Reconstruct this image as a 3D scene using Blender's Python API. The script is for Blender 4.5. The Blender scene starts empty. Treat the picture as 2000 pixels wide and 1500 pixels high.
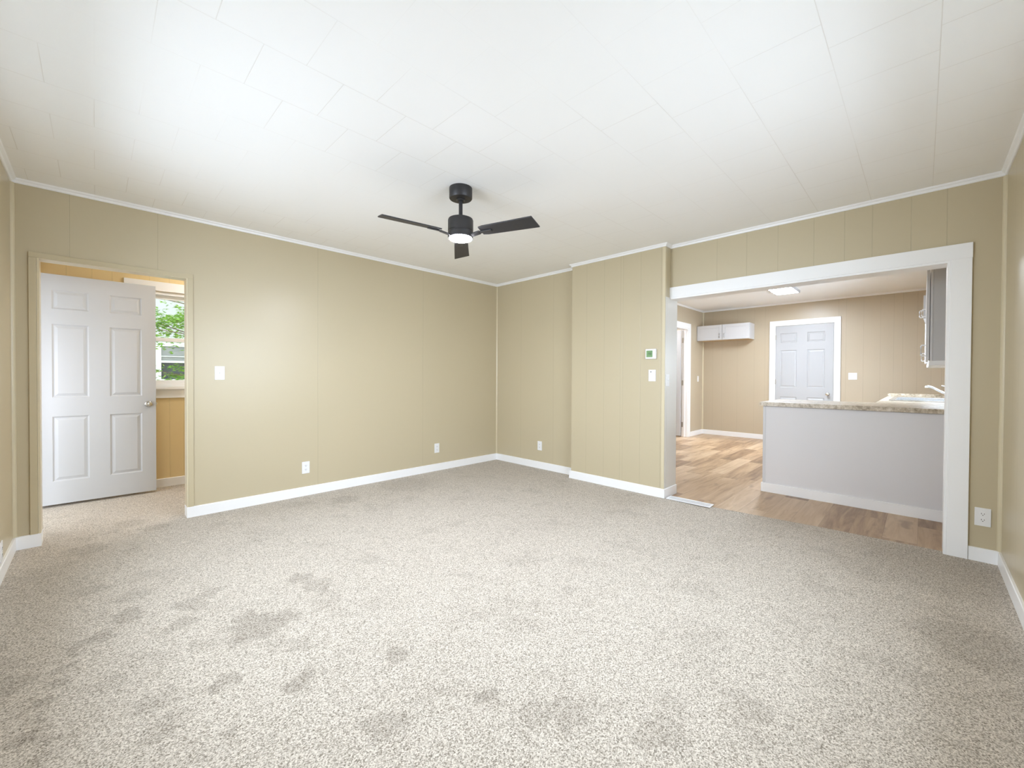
import bpy, bmesh, math, random
from mathutils import Vector, Matrix
random.seed(7)
PI = math.pi
S = bpy.context.scene
COL = S.collection
# ------------------------------------------------------------------ camera
YAW, PITCH, ROLL = 0.781477561, -0.010916, 0.0048264
F = Vector((math.cos(YAW)*math.cos(PITCH), math.sin(YAW)*math.cos(PITCH), math.sin(PITCH)))
R = F.cross(Vector((0, 0, 1))).normalized(); U = R.cross(F)
R2 = math.cos(ROLL)*R + math.sin(ROLL)*U
U2 = -math.sin(ROLL)*R + math.cos(ROLL)*U
cam = bpy.data.cameras.new('camera'); co = bpy.data.objects.new('camera', cam); COL.objects.link(co)
co.matrix_world = Matrix(((R2.x, U2.x, -F.x, 0), (R2.y, U2.y, -F.y, 0), (R2.z, U2.z, -F.z, 1.19), (0, 0, 0, 1)))
cam.sensor_width = 36; cam.lens = 807.21*36/2000; cam.shift_y = -0.0028; cam.clip_start = 0.02
S.camera = co
# ------------------------------------------------------------------ world / light / exposure
S.view_settings.view_transform = 'Standard'; S.view_settings.look = 'None'
S.view_settings.exposure = 1.68; S.view_settings.gamma = 1.0; S.view_settings.use_curve_mapping = False
S.cycles.max_bounces = 14; S.cycles.diffuse_bounces = 10; S.cycles.sample_clamp_indirect = 6.0
S.cycles.caustics_reflective = False; S.cycles.caustics_refractive = False
W = bpy.data.worlds.new('sky'); S.world = W; W.use_nodes = True
bg = W.node_tree.nodes['Background']; bg.inputs[0].default_value = (0.88, 0.94, 1.0, 1); bg.inputs[1].default_value = 1.35
def area(name, loc, d, sx, sy, power, col=(1, 1, 1), spread=180):
    l = bpy.data.lights.new(name, 'AREA'); l.shape = 'RECTANGLE'; l.size = sx; l.size_y = sy
    l.energy = power; l.color = col; l.spread = math.radians(spread)
    o = bpy.data.objects.new(name, l); COL.objects.link(o); o.location = loc
    o.rotation_euler = Vector(d).to_track_quat('-Z', 'Z').to_euler()
    return o
COOL = (0.74, 0.82, 1.0); WARM = (0.86, 0.88, 1.0)
area('added_daylight_near_left', (-1.0, 2.35, 1.70), (1, .1, -.4), 2.0, 1.3, 58, COOL, 165)  # added lamp standing in for daylight at the unseen left window
area('added_daylight_near_right', (1.90, -0.98, 1.70), (.1, 1, -.4), 1.9, 1.3, 42, COOL, 165)  # same stand-in lamp outside the unseen right window
area('daylight_entry_door', (-0.62, 5.02, 1.1), (1, 0, 0), 0.8, 1.9, 3.0, WARM)
area('added_daylight_kitchen', (6.85, -0.58, 1.45), (0, 1, 0), 1.0, 0.62, 46, (0.74, 0.84, 1.0))  # added lamp acting as daylight behind the unseen sink window
# ------------------------------------------------------------------ materials
def mat(name, col, rough=0.5, metal=0.0, spec=0.5, emit=None, es=0.0):
    m = bpy.data.materials.new(name); m.use_nodes = True
    b = m.node_tree.nodes['Principled BSDF']
    b.inputs['Base Color'].default_value = (*col, 1); b.inputs['Roughness'].default_value = rough
    b.inputs['Metallic'].default_value = metal; b.inputs['Specular IOR Level'].default_value = spec
    if emit:
        b.inputs['Emission Color'].default_value = (*emit, 1); b.inputs['Emission Strength'].default_value = es
    return m
class NT:
    def __init__(s, m): s.t = m.node_tree; s.b = s.t.nodes.get('Principled BSDF'); s.cache = {}
    def n(s, typ, **kw):
        x = s.t.nodes.new(typ)
        for k, v in kw.items(): setattr(x, k, v)
        return x
    def l(s, a, b): s.t.links.new(a, b)
    def math(s, op, a, b=None, c=None, clamp=False):
        x = s.n('ShaderNodeMath', operation=op); x.use_clamp = clamp
        for i, v in enumerate((a, b, c)):
            if v is None: continue
            if isinstance(v, (int, float)): x.inputs[i].default_value = v
            else: s.l(v, x.inputs[i])
        return x.outputs[0]
    def xyz(s):
        if 'xyz' not in s.cache:
            tc = s.n('ShaderNodeTexCoord'); sp = s.n('ShaderNodeSeparateXYZ')
            s.l(tc.outputs['Object'], sp.inputs[0]); s.cache['tc'] = tc; s.cache['xyz'] = sp.outputs
        return s.cache['xyz']
    def vec(s): s.xyz(); return s.cache['tc'].outputs['Object']
    def noise(s, scale, detail=2, rough=.5, vec=None, dist=0):
        x = s.n('ShaderNodeTexNoise'); x.inputs['Scale'].default_value = scale
        x.inputs['Detail'].default_value = detail; x.inputs['Roughness'].default_value = rough
        x.inputs['Distortion'].default_value = dist
        s.l(vec or s.vec(), x.inputs['Vector']); return x.outputs['Fac']
    def ramp(s, fac, stops):
        x = s.n('ShaderNodeValToRGB'); e = x.color_ramp.elements
        while len(e) < len(stops): e.new(0.5)
        for i, (p_, c_) in enumerate(stops):
            e[i].position = p_; e[i].color = (*c_, 1) if len(c_) == 3 else c_
        s.l(fac, x.inputs[0]); return x.outputs[0]
    def mix(s, fac, a, b, mode='MIX'):
        x = s.n('ShaderNodeMix', data_type='RGBA', blend_type=mode)
        if isinstance(fac, (int, float)): x.inputs[0].default_value = fac
        else: s.l(fac, x.inputs[0])
        for i, v in ((6, a), (7, b)):
            if isinstance(v, tuple): x.inputs[i].default_value = (*v, 1)
            else: s.l(v, x.inputs[i])
        return x.outputs[2]
    def bump(s, h, dist, strength=1.0):
        x = s.n('ShaderNodeBump'); x.inputs['Distance'].default_value = dist; x.inputs['Strength'].default_value = strength
        s.l(h, x.inputs['Height']); s.l(x.outputs[0], s.b.inputs['Normal'])
    def combine(s, x, y, z):
        c = s.n('ShaderNodeCombineXYZ')
        for i, v in enumerate((x, y, z)):
            if isinstance(v, (int, float)): c.inputs[i].default_value = v
            else: s.l(v, c.inputs[i])
        return c.outputs[0]
WALL_C = (0.51, 0.44, 0.30)
def wall_mat(name, axis, grooves, col=WALL_C, rough=0.33):
    """painted sheet panelling with thin vertical grooves at the given coordinates"""
    m = mat(name, col, rough); t = NT(m)
    u = t.xyz()[axis]
    h = None
    for g in grooves:
        d = t.math('ABSOLUTE', t.math('SUBTRACT', u, g))
        v = t.math('SUBTRACT', 1.0, t.math('DIVIDE', d, 0.0035), clamp=True)
        h = v if h is None else t.math('MAXIMUM', h, v)
    tex = t.math('MULTIPLY', t.noise(160, 3), 0.12)
    # faint embossed vertical wood-grain of the paint over panelling
    g2 = t.combine(t.math('MULTIPLY', t.xyz()[0], 90), t.math('MULTIPLY', t.xyz()[1], 90), t.math('MULTIPLY', t.xyz()[2], 2.0))
    n2 = t.noise(1.0, 3, .6, vec=g2)
    tex = t.math('ADD', tex, t.math('MULTIPLY', n2, 0.10))
    c1 = t.mix(t.noise(1.3, 2), col, tuple(c*1.04 for c in col))
    if h is not None:
        hh = t.math('SUBTRACT', tex, h); dk = tuple(c*0.62 for c in col)
        c1 = t.mix(t.math('MULTIPLY', h, 0.40), c1, dk)
    else: hh = tex
    t.l(c1, t.b.inputs['Base Color']); t.bump(hh, 0.002, 0.35)
    return m
M = {}
M['wall_left'] = wall_mat('paint_panelling_left', 0, [-0.127, 0.354, 1.585, 2.824])
M['wall_right'] = wall_mat('paint_panelling_right', 1, [1.362, 1.114, 0.876, 0.628, 0.435, 0.274, 0.066, -0.109, 3.30, 3.86])
M['wall_chase'] = wall_mat('paint_panelling_chase', 1, [2.489, 2.288, 2.258, 2.058, 1.842, 2.72])
M['wall_plain'] = wall_mat('paint_panelling_plain', 0, [3.5, 3.7])
M['wall_kback'] = wall_mat('paint_panelling_kitchen', 1, [3.128, 2.947, 2.656, 2.352, 2.166, 1.045, 0.94, 0.71, 0.496, 0.334, 0.226, 0.061, -0.098, -0.208], (0.50, 0.425, 0.31))
M['wall_kleft'] = wall_mat('paint_panelling_kitchen_left', 0, [8.62, 8.75, 9.0], (0.50, 0.425, 0.31))
M['wall_entry'] = wall_mat('paint_panelling_entry', 0, [-0.19, -0.02, 0.12, 0.40, 0.56, 0.68, 0.95], (0.74, 0.58, 0.31))
M['bead'] = mat('paint_bead', (0.62, 0.545, 0.38), 0.3)
M['casing_tan'] = mat('paint_tan_casing', (0.52, 0.445, 0.295), 0.32)
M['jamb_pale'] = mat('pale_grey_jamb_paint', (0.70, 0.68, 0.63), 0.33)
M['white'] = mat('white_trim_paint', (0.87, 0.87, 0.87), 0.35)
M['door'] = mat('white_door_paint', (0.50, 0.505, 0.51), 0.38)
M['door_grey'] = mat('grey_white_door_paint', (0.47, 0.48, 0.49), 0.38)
M['plastic'] = mat('white_plastic', (0.80, 0.80, 0.80), 0.3)
M['slot'] = mat('dark_slot', (0.05, 0.05, 0.05), 0.5)
M['nickel'] = mat('satin_nickel', (0.66, 0.64, 0.60), 0.22, 1.0)
M['steel_hinge'] = mat('hinge_steel', (0.50, 0.48, 0.45), 0.35, 1.0)
M['black'] = mat('black_fan_metal', (0.022, 0.020, 0.020), 0.42)
M['blade'] = mat('dark_fan_blade', (0.030, 0.028, 0.030), 0.5)
M['lamp'] = mat('lit_fan_lens', (0.9, 0.9, 0.9), 0.4, emit=(0.84, 0.88, 1.0), es=125.0)
M['tube'] = mat('lit_kitchen_diffuser', (0.9, 0.9, 0.9), 0.4, emit=(0.80, 0.88, 1.0), es=27.0)
M['added_entry_lamp'] = mat('added_entry_diffuser', (.9, .9, .9), .4, emit=(0.95, 0.93, 0.92), es=26.0)
M['added_back_lamp'] = mat('added_back_room_diffuser', (.9, .9, .9), .4, emit=(0.90, 0.93, 1.0), es=75.0)
M['fixture'] = mat('fixture_grey', (0.55, 0.55, 0.56), 0.4)
M['cab'] = mat('grey_cabinet_paint', (0.52, 0.52, 0.525), 0.4)
M['cab_light'] = mat('pale_grey_cabinet_paint', (0.62, 0.62, 0.63), 0.4)
M['cab_white'] = mat('white_cabinet_edge', (0.80, 0.80, 0.80), 0.4)
M['cab_wood'] = mat('raw_cabinet_bottom', (0.60, 0.44, 0.26), 0.5)
M['panel'] = mat('grey_peninsula_paint', (0.71, 0.70, 0.71), 0.45)
M['sink'] = mat('bright_steel_sink', (0.82, 0.84, 0.86), 0.18, 0.85)
M['chrome'] = mat('chrome_faucet', (0.88, 0.88, 0.90), 0.10, 0.9)
M['lcd'] = mat('green_lcd_screen', (0.19, 0.33, 0.15), 0.25)
M['lcd2'] = mat('lcd_digits', (0.06, 0.13, 0.06), 0.3)
M['vinyl'] = mat('white_vinyl_window', (0.86, 0.87, 0.88), 0.3)
M['ext_trim'] = mat('exterior_white_trim', (0.85, 0.86, 0.88), 0.5)
M['ext_glass'] = mat('dark_window_pane', (0.06, 0.08, 0.10), 0.08)
M['bark'] = mat('branch_bark', (0.16, 0.11, 0.08), 0.8)
M['register'] = mat('white_register_enamel', (0.84, 0.85, 0.86), 0.35)
# thin glass
g = bpy.data.materials.new('window_glass'); g.use_nodes = True; t = g.node_tree; t.nodes.clear()
o_ = t.nodes.new('ShaderNodeOutputMaterial'); mx = t.nodes.new('ShaderNodeMixShader'); tr = t.nodes.new('ShaderNodeBsdfTransparent'); gl = t.nodes.new('ShaderNodeBsdfGlossy')
tr.inputs[0].default_value = (0.95, 0.97, 0.96, 1); gl.inputs['Roughness'].default_value = 0.02; mx.inputs[0].default_value = 0.06
t.links.new(tr.outputs[0], mx.inputs[1]); t.links.new(gl.outputs[0], mx.inputs[2]); t.links.new(mx.outputs[0], o_.inputs[0])
M['glass'] = g
# ceiling tiles: 12 inch squares, each row shifted by half a tile
def ceiling_mat(name, tiled=True):
    m = mat(name, (0.90, 0.90, 0.89), 0.6); t = NT(m); x, y, z = t.xyz()
    T = 0.3175
    r = t.math('DIVIDE', t.math('SUBTRACT', y, 0.598), T)
    row = t.math('FLOOR', r)
    sh = t.math('MULTIPLY', t.math('MODULO', t.math('ABSOLUTE', row), 2.0), 0.5)
    cx = t.math('ADD', t.math('DIVIDE', t.math('SUBTRACT', x, 1.43), T), sh)
    fy = t.math('ABSOLUTE', t.math('SUBTRACT', t.math('FRACT', t.math('ADD', r, .5)), .5))
    fx = t.math('ABSOLUTE', t.math('SUBTRACT', t.math('FRACT', t.math('ADD', cx, .5)), .5))
    d = t.math('MULTIPLY', t.math('MINIMUM', fx, fy), T)
    seam = t.math('SUBTRACT', 1.0, t.math('DIVIDE', d, 0.0022), clamp=True)
    vis = t.ramp(t.noise(1.1, 2), [(0.38, (0.12,)*3), (0.62, (1,)*3)])
    sv = t.math('MULTIPLY', seam, vis)
    c = t.mix(t.math('MULTIPLY', sv, 0.42 if tiled else 0), (0.90, 0.90, 0.89), (0.52, 0.46, 0.38))
    t.l(c, t.b.inputs['Base Color'])
    t.bump(t.math('SUBTRACT', t.math('MULTIPLY', t.noise(220, 2), 0.1), sv), 0.0015, 0.4)
    return m
M['ceiling'] = ceiling_mat('ceiling_tile_paint')
M['ceiling_plain'] = mat('kitchen_ceiling_paint', (0.90, 0.90, 0.89), 0.6)
# carpet
def carpet():
    m = mat('carpet_cut_pile', (0.6, 0.55, 0.5), 0.95, spec=0.1); t = NT(m); x, y, z = t.xyz()
    v = t.n('ShaderNodeTexVoronoi'); v.inputs['Scale'].default_value = 250; t.l(t.vec(), v.inputs['Vector'])
    sp = t.n('ShaderNodeSeparateColor'); t.l(v.outputs['Color'], sp.inputs[0]); cell = sp.outputs[0]
    n1 = t.noise(150, 2, .6); n2 = t.noise(330, 2, .6)
    f = t.math('ADD', t.math('MULTIPLY', cell, 0.45), t.math('ADD', t.math('MULTIPLY', n1, 0.55), t.math('MULTIPLY', n2, 0.25)))
    base = t.ramp(f, [(0.34, (0.16, 0.132, 0.100)), (0.50, (0.345, 0.300, 0.243)), (0.64, (0.50, 0.445, 0.373)), (0.86, (0.71, 0.645, 0.555))])
    # nap marks left in the pile by feet and the vacuum; broad darker patches
    wob = t.n('ShaderNodeTexNoise'); wob.inputs['Scale'].default_value = 11; wob.inputs['Detail'].default_value = 4; t.l(t.vec(), wob.inputs['Vector'])
    ws = t.n('ShaderNodeSeparateColor'); t.l(wob.outputs['Color'], ws.inputs[0])
    wx = t.math('ADD', x, t.math('MULTIPLY', t.math('SUBTRACT', ws.outputs[0], .5), 0.20))
    wy = t.math('ADD', y, t.math('MULTIPLY', t.math('SUBTRACT', ws.outputs[1], .5), 0.20))
    spots = [(0.538, 2.224, 0.13, 0.9), (0.617, 2.222, 0.1, 0.8), (0.516, 2.352, 0.07, 0.8), (0.573, 1.711, 0.06, 1), (0.829, 2.569, 0.08, 0.8), (0.879, 2.453, 0.06, 0.7), (0.898, 2.354, 0.05, 0.8), (0.097, 2.767, 0.07, 0.8), (0.017, 2.637, 0.05, 0.7), (-0.016, 2.619, 0.04, 0.8), (-0.062, 2.587, 0.04, 0.8), (-0.085, 2.467, 0.03, 0.7), (-0.111, 2.353, 0.03, 0.7), (-0.137, 2.239, 0.03, 0.7), (-0.16, 2.137, 0.03, 0.8), (-0.177, 2.054, 0.035, 0.8), (0.283, 2.499, 0.07, 0.7), (0.353, 1.914, 0.045, 0.8), (0.144, 1.969, 0.07, 0.6), (0.161, 1.803, 0.07, 0.6), (0.917, 1.586, 0.055, 0.8), (0.695, 1.282, 0.07, 0.7), (0.671, 1.33, 0.05, 0.6), (0.994, 1.135, 0.05, 0.9), (0.315, 1.649, 0.025, 0.8), (0.339, 2.689, 0.09, 0.6), (0.412, 2.744, 0.07, 0.5), (-0.038, 4.015, 0.12, 0.5), (0.196, 4.488, 0.1, 0.5), (0.323, 4.237, 0.09, 0.5), (1.701, 3.928, 0.14, 0.6), (1.265, 2.552, 0.08, 0.4), (-0.239, 2.458, 0.09, 0.6), (-0.122, 2.021, 0.05, 0.6), (0.139, 3.029, 0.08, 0.5), (-0.032, 3.258, 0.08, 0.5), (0.654, 1.904, 0.06, 0.5), (0.568, 2.009, 0.07, 0.4), (0.354, 2.237, 0.07, 0.4), (0.027, 2.197, 0.06, 0.4), (1.853, 1.37, 0.05, 0.5), (1.166, 0.892, 0.09, 0.6), (1.105, 0.985, 0.07, 0.5), (1.311, 0.601, 0.09, 0.5), (1.657, 0.435, 0.08, 0.5), (1.486, 0.606, 0.07, 0.4), (1.437, 1.349, 0.1, 0.35), (2.757, -0.174, 0.22, 0.6), (3.743, -0.293, 0.25, 0.6), (3.414, 0.217, 0.2, 0.4),
             (3.7, -0.1, .45, .5), (2.4, 4.0, .3, .4)]  # broad darker patches at the right corner and the long wall
    acc = None
    for (sx, sy, r, a) in spots:
        dx = t.math('SUBTRACT', wx, sx); dy = t.math('SUBTRACT', wy, sy)
        d2 = t.math('ADD', t.math('MULTIPLY', dx, dx), t.math('MULTIPLY', dy, dy))
        w = t.math('MULTIPLY', t.math('MULTIPLY', t.math('SUBTRACT', 1.0, t.math('DIVIDE', d2, r*r*1.2), clamp=True), 1.8, clamp=True), a)
        acc = w if acc is None else t.math('MAXIMUM', acc, w)
    bl = t.ramp(t.noise(3.6, 5, .62, dist=.6), [(0.54, (0, 0, 0)), (0.66, (0.42,)*3)])
    acc = t.math('MAXIMUM', acc, bl)
    base = t.mix(t.math('MULTIPLY', acc, 0.62), base, t.mix(1.0, base, (0.56, 0.54, 0.52), 'MULTIPLY'))
    t.l(base, t.b.inputs['Base Color'])
    t.bump(t.math('ADD', f, t.math('MULTIPLY', t.noise(9, 3), 1.2)), 0.004, 0.7)
    t.b.inputs['Sheen Weight'].default_value = 0.15
    return m
M['carpet'] = carpet()
def laminate():
    m = mat('oak_laminate', (0.5, 0.35, 0.2), 0.38); t = NT(m); x, y, z = t.xyz()
    Wd, L = 0.191, 1.22
    r = t.math('DIVIDE', t.math('SUBTRACT', y, 0.011), Wd); row = t.math('FLOOR', r)
    wn = t.n('ShaderNodeTexWhiteNoise', noise_dimensions='1D'); t.l(row, wn.inputs['W'])
    c = t.math('ADD', t.math('DIVIDE', x, L), t.math('MULTIPLY', wn.outputs['Value'], 1.0)); cc = t.math('FLOOR', c)
    idv = t.combine(row, cc, 0.0)
    w2 = t.n('ShaderNodeTexWhiteNoise', noise_dimensions='2D'); t.l(idv, w2.inputs['Vector'])
    pv = w2.outputs['Value']
    gv = t.combine(t.math('MULTIPLY', x, 1.6), t.math('MULTIPLY', y, 14), t.math('MULTIPLY', pv, 31))
    g1 = t.noise(1.0, 5, .6, vec=gv, dist=.8)
    kv = t.combine(t.math('MULTIPLY', x, 3.0), t.math('MULTIPLY', y, 8), t.math('MULTIPLY', pv, 17))
    k = t.ramp(t.noise(1.0, 2, .5, vec=kv), [(0.62, (0, 0, 0)), (0.74, (1, 1, 1))])
    g3 = t.noise(1.0, 4, .6, vec=t.combine(t.math('MULTIPLY', x, 5), t.math('MULTIPLY', y, 90), pv))
    f = t.math('ADD', t.math('MULTIPLY', g1, 0.66), t.math('ADD', t.math('MULTIPLY', pv, 0.34), t.math('MULTIPLY', g3, .12)))
    col = t.ramp(f, [(0.32, (0.19, 0.115, 0.065)), (0.48, (0.34, 0.22, 0.128)), (0.60, (0.47, 0.325, 0.195)), (0.80, (0.60, 0.45, 0.30))])
    col = t.mix(t.math('MULTIPLY', k, .6), col, (0.24, 0.15, 0.09))
    fy = t.math('ABSOLUTE', t.math('SUBTRACT', t.math('FRACT', t.math('ADD', r, .5)), .5))
    fx = t.math('ABSOLUTE', t.math('SUBTRACT', t.math('FRACT', t.math('ADD', c, .5)), .5))
    d = t.math('MINIMUM', t.math('MULTIPLY', fy, Wd), t.math('MULTIPLY', fx, L))
    s_ = t.math('SUBTRACT', 1.0, t.math('DIVIDE', d, 0.0018), clamp=True)
    col = t.mix(t.math('MULTIPLY', s_, .6), col, (0.18, 0.11, 0.06))
    t.l(col, t.b.inputs['Base Color']); t.bump(t.math('SUBTRACT', t.math('MULTIPLY', g3, .2), s_), 0.001, .5)
    return m
M['laminate'] = laminate()
def stone():
    m = mat('speckled_counter_laminate', (0.6, 0.52, 0.42), 0.3); t = NT(m)
    f = t.noise(38, 5, .7); f2 = t.noise(9, 3, .6)
    c = t.ramp(t.math('ADD', t.math('MULTIPLY', f, .7), t.math('MULTIPLY', f2, .3)), [(0.36, (0.26, 0.21, 0.15)), (0.47, (0.46, 0.39, 0.29)), (0.56, (0.62, 0.55, 0.45)), (0.7, (0.76, 0.71, 0.63))])
    t.l(c, t.b.inputs['Base Color']); return m
M['stone'] = stone()
def siding():
    m = mat('lap_siding', (0.62, 0.64, 0.67), 0.6); t = NT(m); z = t.xyz()[2]
    fr = t.math('FRACT', t.math('DIVIDE', z, 0.11)); t.bump(fr, 0.02, 1.0); return m
M['siding'] = siding()
def leafm():
    m = mat('maple_leaf', (0.20, 0.42, 0.07), 0.5); t = NT(m)
    c = t.ramp(t.noise(6, 2), [(0.35, (0.10, 0.26, 0.03)), (0.55, (0.22, 0.45, 0.05)), (0.7, (0.42, 0.62, 0.10))])
    t.l(c, t.b.inputs['Base Color']); t.b.inputs['Subsurface Weight'].default_value = 0.0
    tl = t.n('ShaderNodeBsdfTranslucent'); t.l(c, tl.inputs[0]); mxx = t.n('ShaderNodeMixShader'); mxx.inputs[0].default_value = .5
    out = [n for n in m.node_tree.nodes if n.type == 'OUTPUT_MATERIAL'][0]
    t.l(t.b.outputs[0], mxx.inputs[1]); t.l(tl.outputs[0], mxx.inputs[2]); t.l(mxx.outputs[0], out.inputs[0]); return m
M['leaf'] = leafm()
M['bounce_ground'] = mat('pale_bounce_ground', (0.40, 0.40, 0.40), 0.9)  # unseen ground, its pale grey chosen to bounce daylight indoors
# ------------------------------------------------------------------ helpers
def bx(bm, lo, hi):
    x0, y0, z0 = lo; x1, y1, z1 = hi
    v = [bm.verts.new(p) for p in ((x0, y0, z0), (x1, y0, z0), (x1, y1, z0), (x0, y1, z0), (x0, y0, z1), (x1, y0, z1), (x1, y1, z1), (x0, y1, z1))]
    for f in ((3, 2, 1, 0), (4, 5, 6, 7), (0, 1, 5, 4), (1, 2, 6, 5), (2, 3, 7, 6), (3, 0, 4, 7)): bm.faces.new([v[i] for i in f])
def prism(bm, pts, p0, p1):
    """extrude closed 3D polygon pts along p1-p0"""
    d = Vector(p1)-Vector(p0); a = [bm.verts.new(Vector(q)) for q in pts]; b = [bm.verts.new(Vector(q)+d) for q in pts]; n = len(pts)
    bm.faces.new(a[::-1]); bm.faces.new(b)
    for i in range(n): bm.faces.new((a[i], a[(i+1) % n], b[(i+1) % n], b[i]))
def lathe(bm, prof, c=(0, 0, 0), axis='z', n=40):
    rings = []
    for r, h in prof:
        ring = []
        for k in range(n):
            a = 2*PI*k/n
            p = (r*math.cos(a), r*math.sin(a), h) if axis == 'z' else (r*math.cos(a), h, r*math.sin(a))
            ring.append(bm.verts.new(Vector(p)+Vector(c)))
        rings.append(ring)
    for i in range(len(rings)-1):
        for k in range(n): bm.faces.new((rings[i][k], rings[i][(k+1) % n], rings[i+1][(k+1) % n], rings[i+1][k]))
    bm.faces.new(rings[0][::-1]); bm.faces.new(rings[-1])
def tube(bm, pts, r, n=12):
    pts = [Vector(p) for p in pts]; rings = []
    rr = r if isinstance(r, (list, tuple)) else [r]*len(pts)
    for i, p in enumerate(pts):
        d = (pts[min(i+1, len(pts)-1)]-pts[max(i-1, 0)]).normalized()
        a = d.cross(Vector((0, 0, 1)))
        if a.length < 1e-3: a = d.cross(Vector((1, 0, 0)))
        a.normalize(); b = d.cross(a)
        rings.append([bm.verts.new(p+rr[i]*(math.cos(2*PI*k/n)*a+math.sin(2*PI*k/n)*b)) for k in range(n)])
    for i in range(len(rings)-1):
        for k in range(n): bm.faces.new((rings[i][k], rings[i][(k+1) % n], rings[i+1][(k+1) % n], rings[i+1][k]))
    bm.faces.new(rings[0][::-1]); bm.faces.new(rings[-1])
def obj(name, fill, m, parent=None, smooth=False, bevel=0, loc=None, rotz=0):
    bm = bmesh.new(); fill(bm); bmesh.ops.recalc_face_normals(bm, faces=bm.faces)
    me = bpy.data.meshes.new(name); bm.to_mesh(me); bm.free()
    me.materials.append(m)
    if smooth:
        for p in me.polygons: p.use_smooth = True
        me.set_sharp_from_angle(angle=math.radians(40))
    o = bpy.data.objects.new(name, me); COL.objects.link(o)
    if parent: o.parent = parent
    if loc: o.location = loc
    if rotz: o.rotation_euler.z = rotz
    if bevel:
        b = o.modifiers.new('edge', 'BEVEL'); b.width = bevel; b.segments = 2; b.limit_method = 'ANGLE'; b.angle_limit = math.radians(40)
    return o
def box(name, lo, hi, m, parent=None, bevel=0): return obj(name, lambda b: bx(b, lo, hi), m, parent, bevel=bevel)
def boxes(name, L, m, parent=None, bevel=0):
    def f(b):
        for lo, hi in L: bx(b, lo, hi)
    return obj(name, f, m, parent, bevel=bevel)
def struct(o, label=None):
    o['kind'] = 'structure'
    if label: o['label'] = label
    return o
def thing(name, label, cat, loc=(0, 0, 0), rotz=0, group=None):
    o = bpy.data.objects.new(name, None); COL.objects.link(o); o.location = loc; o.rotation_euler = (0, 0, rotz)
    o.empty_display_size = 0.05; o['label'] = label; o['category'] = cat
    if group: o['group'] = group
    return o
def tag(o, label, cat, group=None):
    o['label'] = label; o['category'] = cat
    if group: o['group'] = group
    return o
# ------------------------------------------------------------------ dimensions (metres; wall_left lies at y=A, wall_right at x=B)
A, B, Cx, Dy = 4.340, 4.064, -0.396, -0.369
HC = 2.505; KX, KY, KH = 9.137, 3.331, 2.60; WT = 0.15
EY = 5.731   # entry back wall
HB = 0.088   # baseboard height
# ------------------------------------------------------------------ floors
def carpet_fill(b):
    pts = [(Cx-.1, Dy-.1), (4.125, Dy-.1), (4.115, -0.2), (4.073, 0.571), (3.99, 1.363), (3.925, 1.363), (3.930, 1.80), (3.99, 1.80), (4.10, 1.9), (4.10, A+.05), (0.60, A+.05), (0.60, A+.1), (2.2, A+.1), (2.2, EY+.05), (Cx-.1, EY+.05)]
    prism(b, [(x, y, -0.03) for x, y in pts], (0, 0, -.03), (0, 0, 0))
struct(obj('floor', carpet_fill, M['carpet']), 'grey beige speckled cut-pile carpet')
struct(box('floor_kitchen', (3.90, Dy-.1, -0.06), (KX+.15, 5.2, -0.006), M['laminate']), 'light oak plank floor in the kitchen')
# ------------------------------------------------------------------ ceilings
struct(box('ceiling', (Cx-.1, Dy-.1, HC), (B+.02, A+.02, HC+.06), M['ceiling']), 'white square-tile ceiling of the living room')
struct(box('ceiling_kitchen', (B+WT, Dy-.1, KH), (KX+.15, 5.2, KH+.06), M['ceiling_plain']), 'white kitchen ceiling')
struct(boxes('ceiling_added_porch', [((-2.6, 4.1, 2.2), (Cx-.121, 6.2, 2.3)), ((-2.6, 4.1, -.6), (-2.5, 6.2, .9))], M['ceiling_plain']), 'added unseen porch roof and rail shading the entry door')  # unseen porch, added to cut the daylight reaching the entry door
struct(box('ceiling_entry', (Cx-.1, A+.10, HC), (2.2, EY+.1, HC+.06), M['ceiling_plain']), 'white ceiling of the entry room')
# ------------------------------------------------------------------ living room walls
DX0, DX1, DZ = -0.283, 0.545, 2.0
def wall_open(name, m, axis, plane, th, u0, u1, z0, z1, op, label):
    """wall slab in plane axis=plane..plane+th, spanning u0..u1 with openings op=[(ua,ub,za,zb)]"""
    L = []; cur = u0
    def add(a, b_, za, zb):
        if b_-a < 1e-4 or zb-za < 1e-4: return
        p0, p1 = sorted((plane, plane+th))
        if axis == 'y': L.append(((a, p0, za), (b_, p1, zb)))
        else: L.append(((p0, a, za), (p1, b_, zb)))
    for (a, b_, za, zb) in sorted(op):
        add(cur, a, z0, z1); add(a, b_, z0, za); add(a, b_, zb, z1); cur = b_
    add(cur, u1, z0, z1)
    return struct(boxes(name, L, m), label)
wall_open('wall_left', M['wall_left'], 'y', A, 0.11, Cx, B+WT, -.02, HC+.02, [(DX0, DX1, -.02, DZ)], 'long tan panelled wall with the open doorway')
wall_open('wall_right', M['wall_right'], 'x', B, WT, Dy, A, -.02, KH+.02, [(-0.125, 1.80, -.02, 1.985)], 'tan panelled wall with the wide kitchen opening')
struct(box('wall_chase', (3.945, 1.7998, -.02), (B, 2.925, HC+.01), M['wall_chase']), 'tan boxed-out chase carrying the thermostat')
wall_open('wall_near_left', M['wall_plain'], 'x', Cx, -0.12, Dy-.12, EY+.1, -.02, HC+.02, [(1.4, 3.2, 0.85, 2.05), (4.60, 5.44, -.02, 2.08)], 'tan wall at the left edge of the picture')
wall_open('wall_near_right', M['wall_plain'], 'y', Dy, -0.12, Cx, B+.15, -.02, HC+.02, [(1.0, 2.7, 0.85, 2.05)], 'tan wall at the right edge of the picture')
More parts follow.
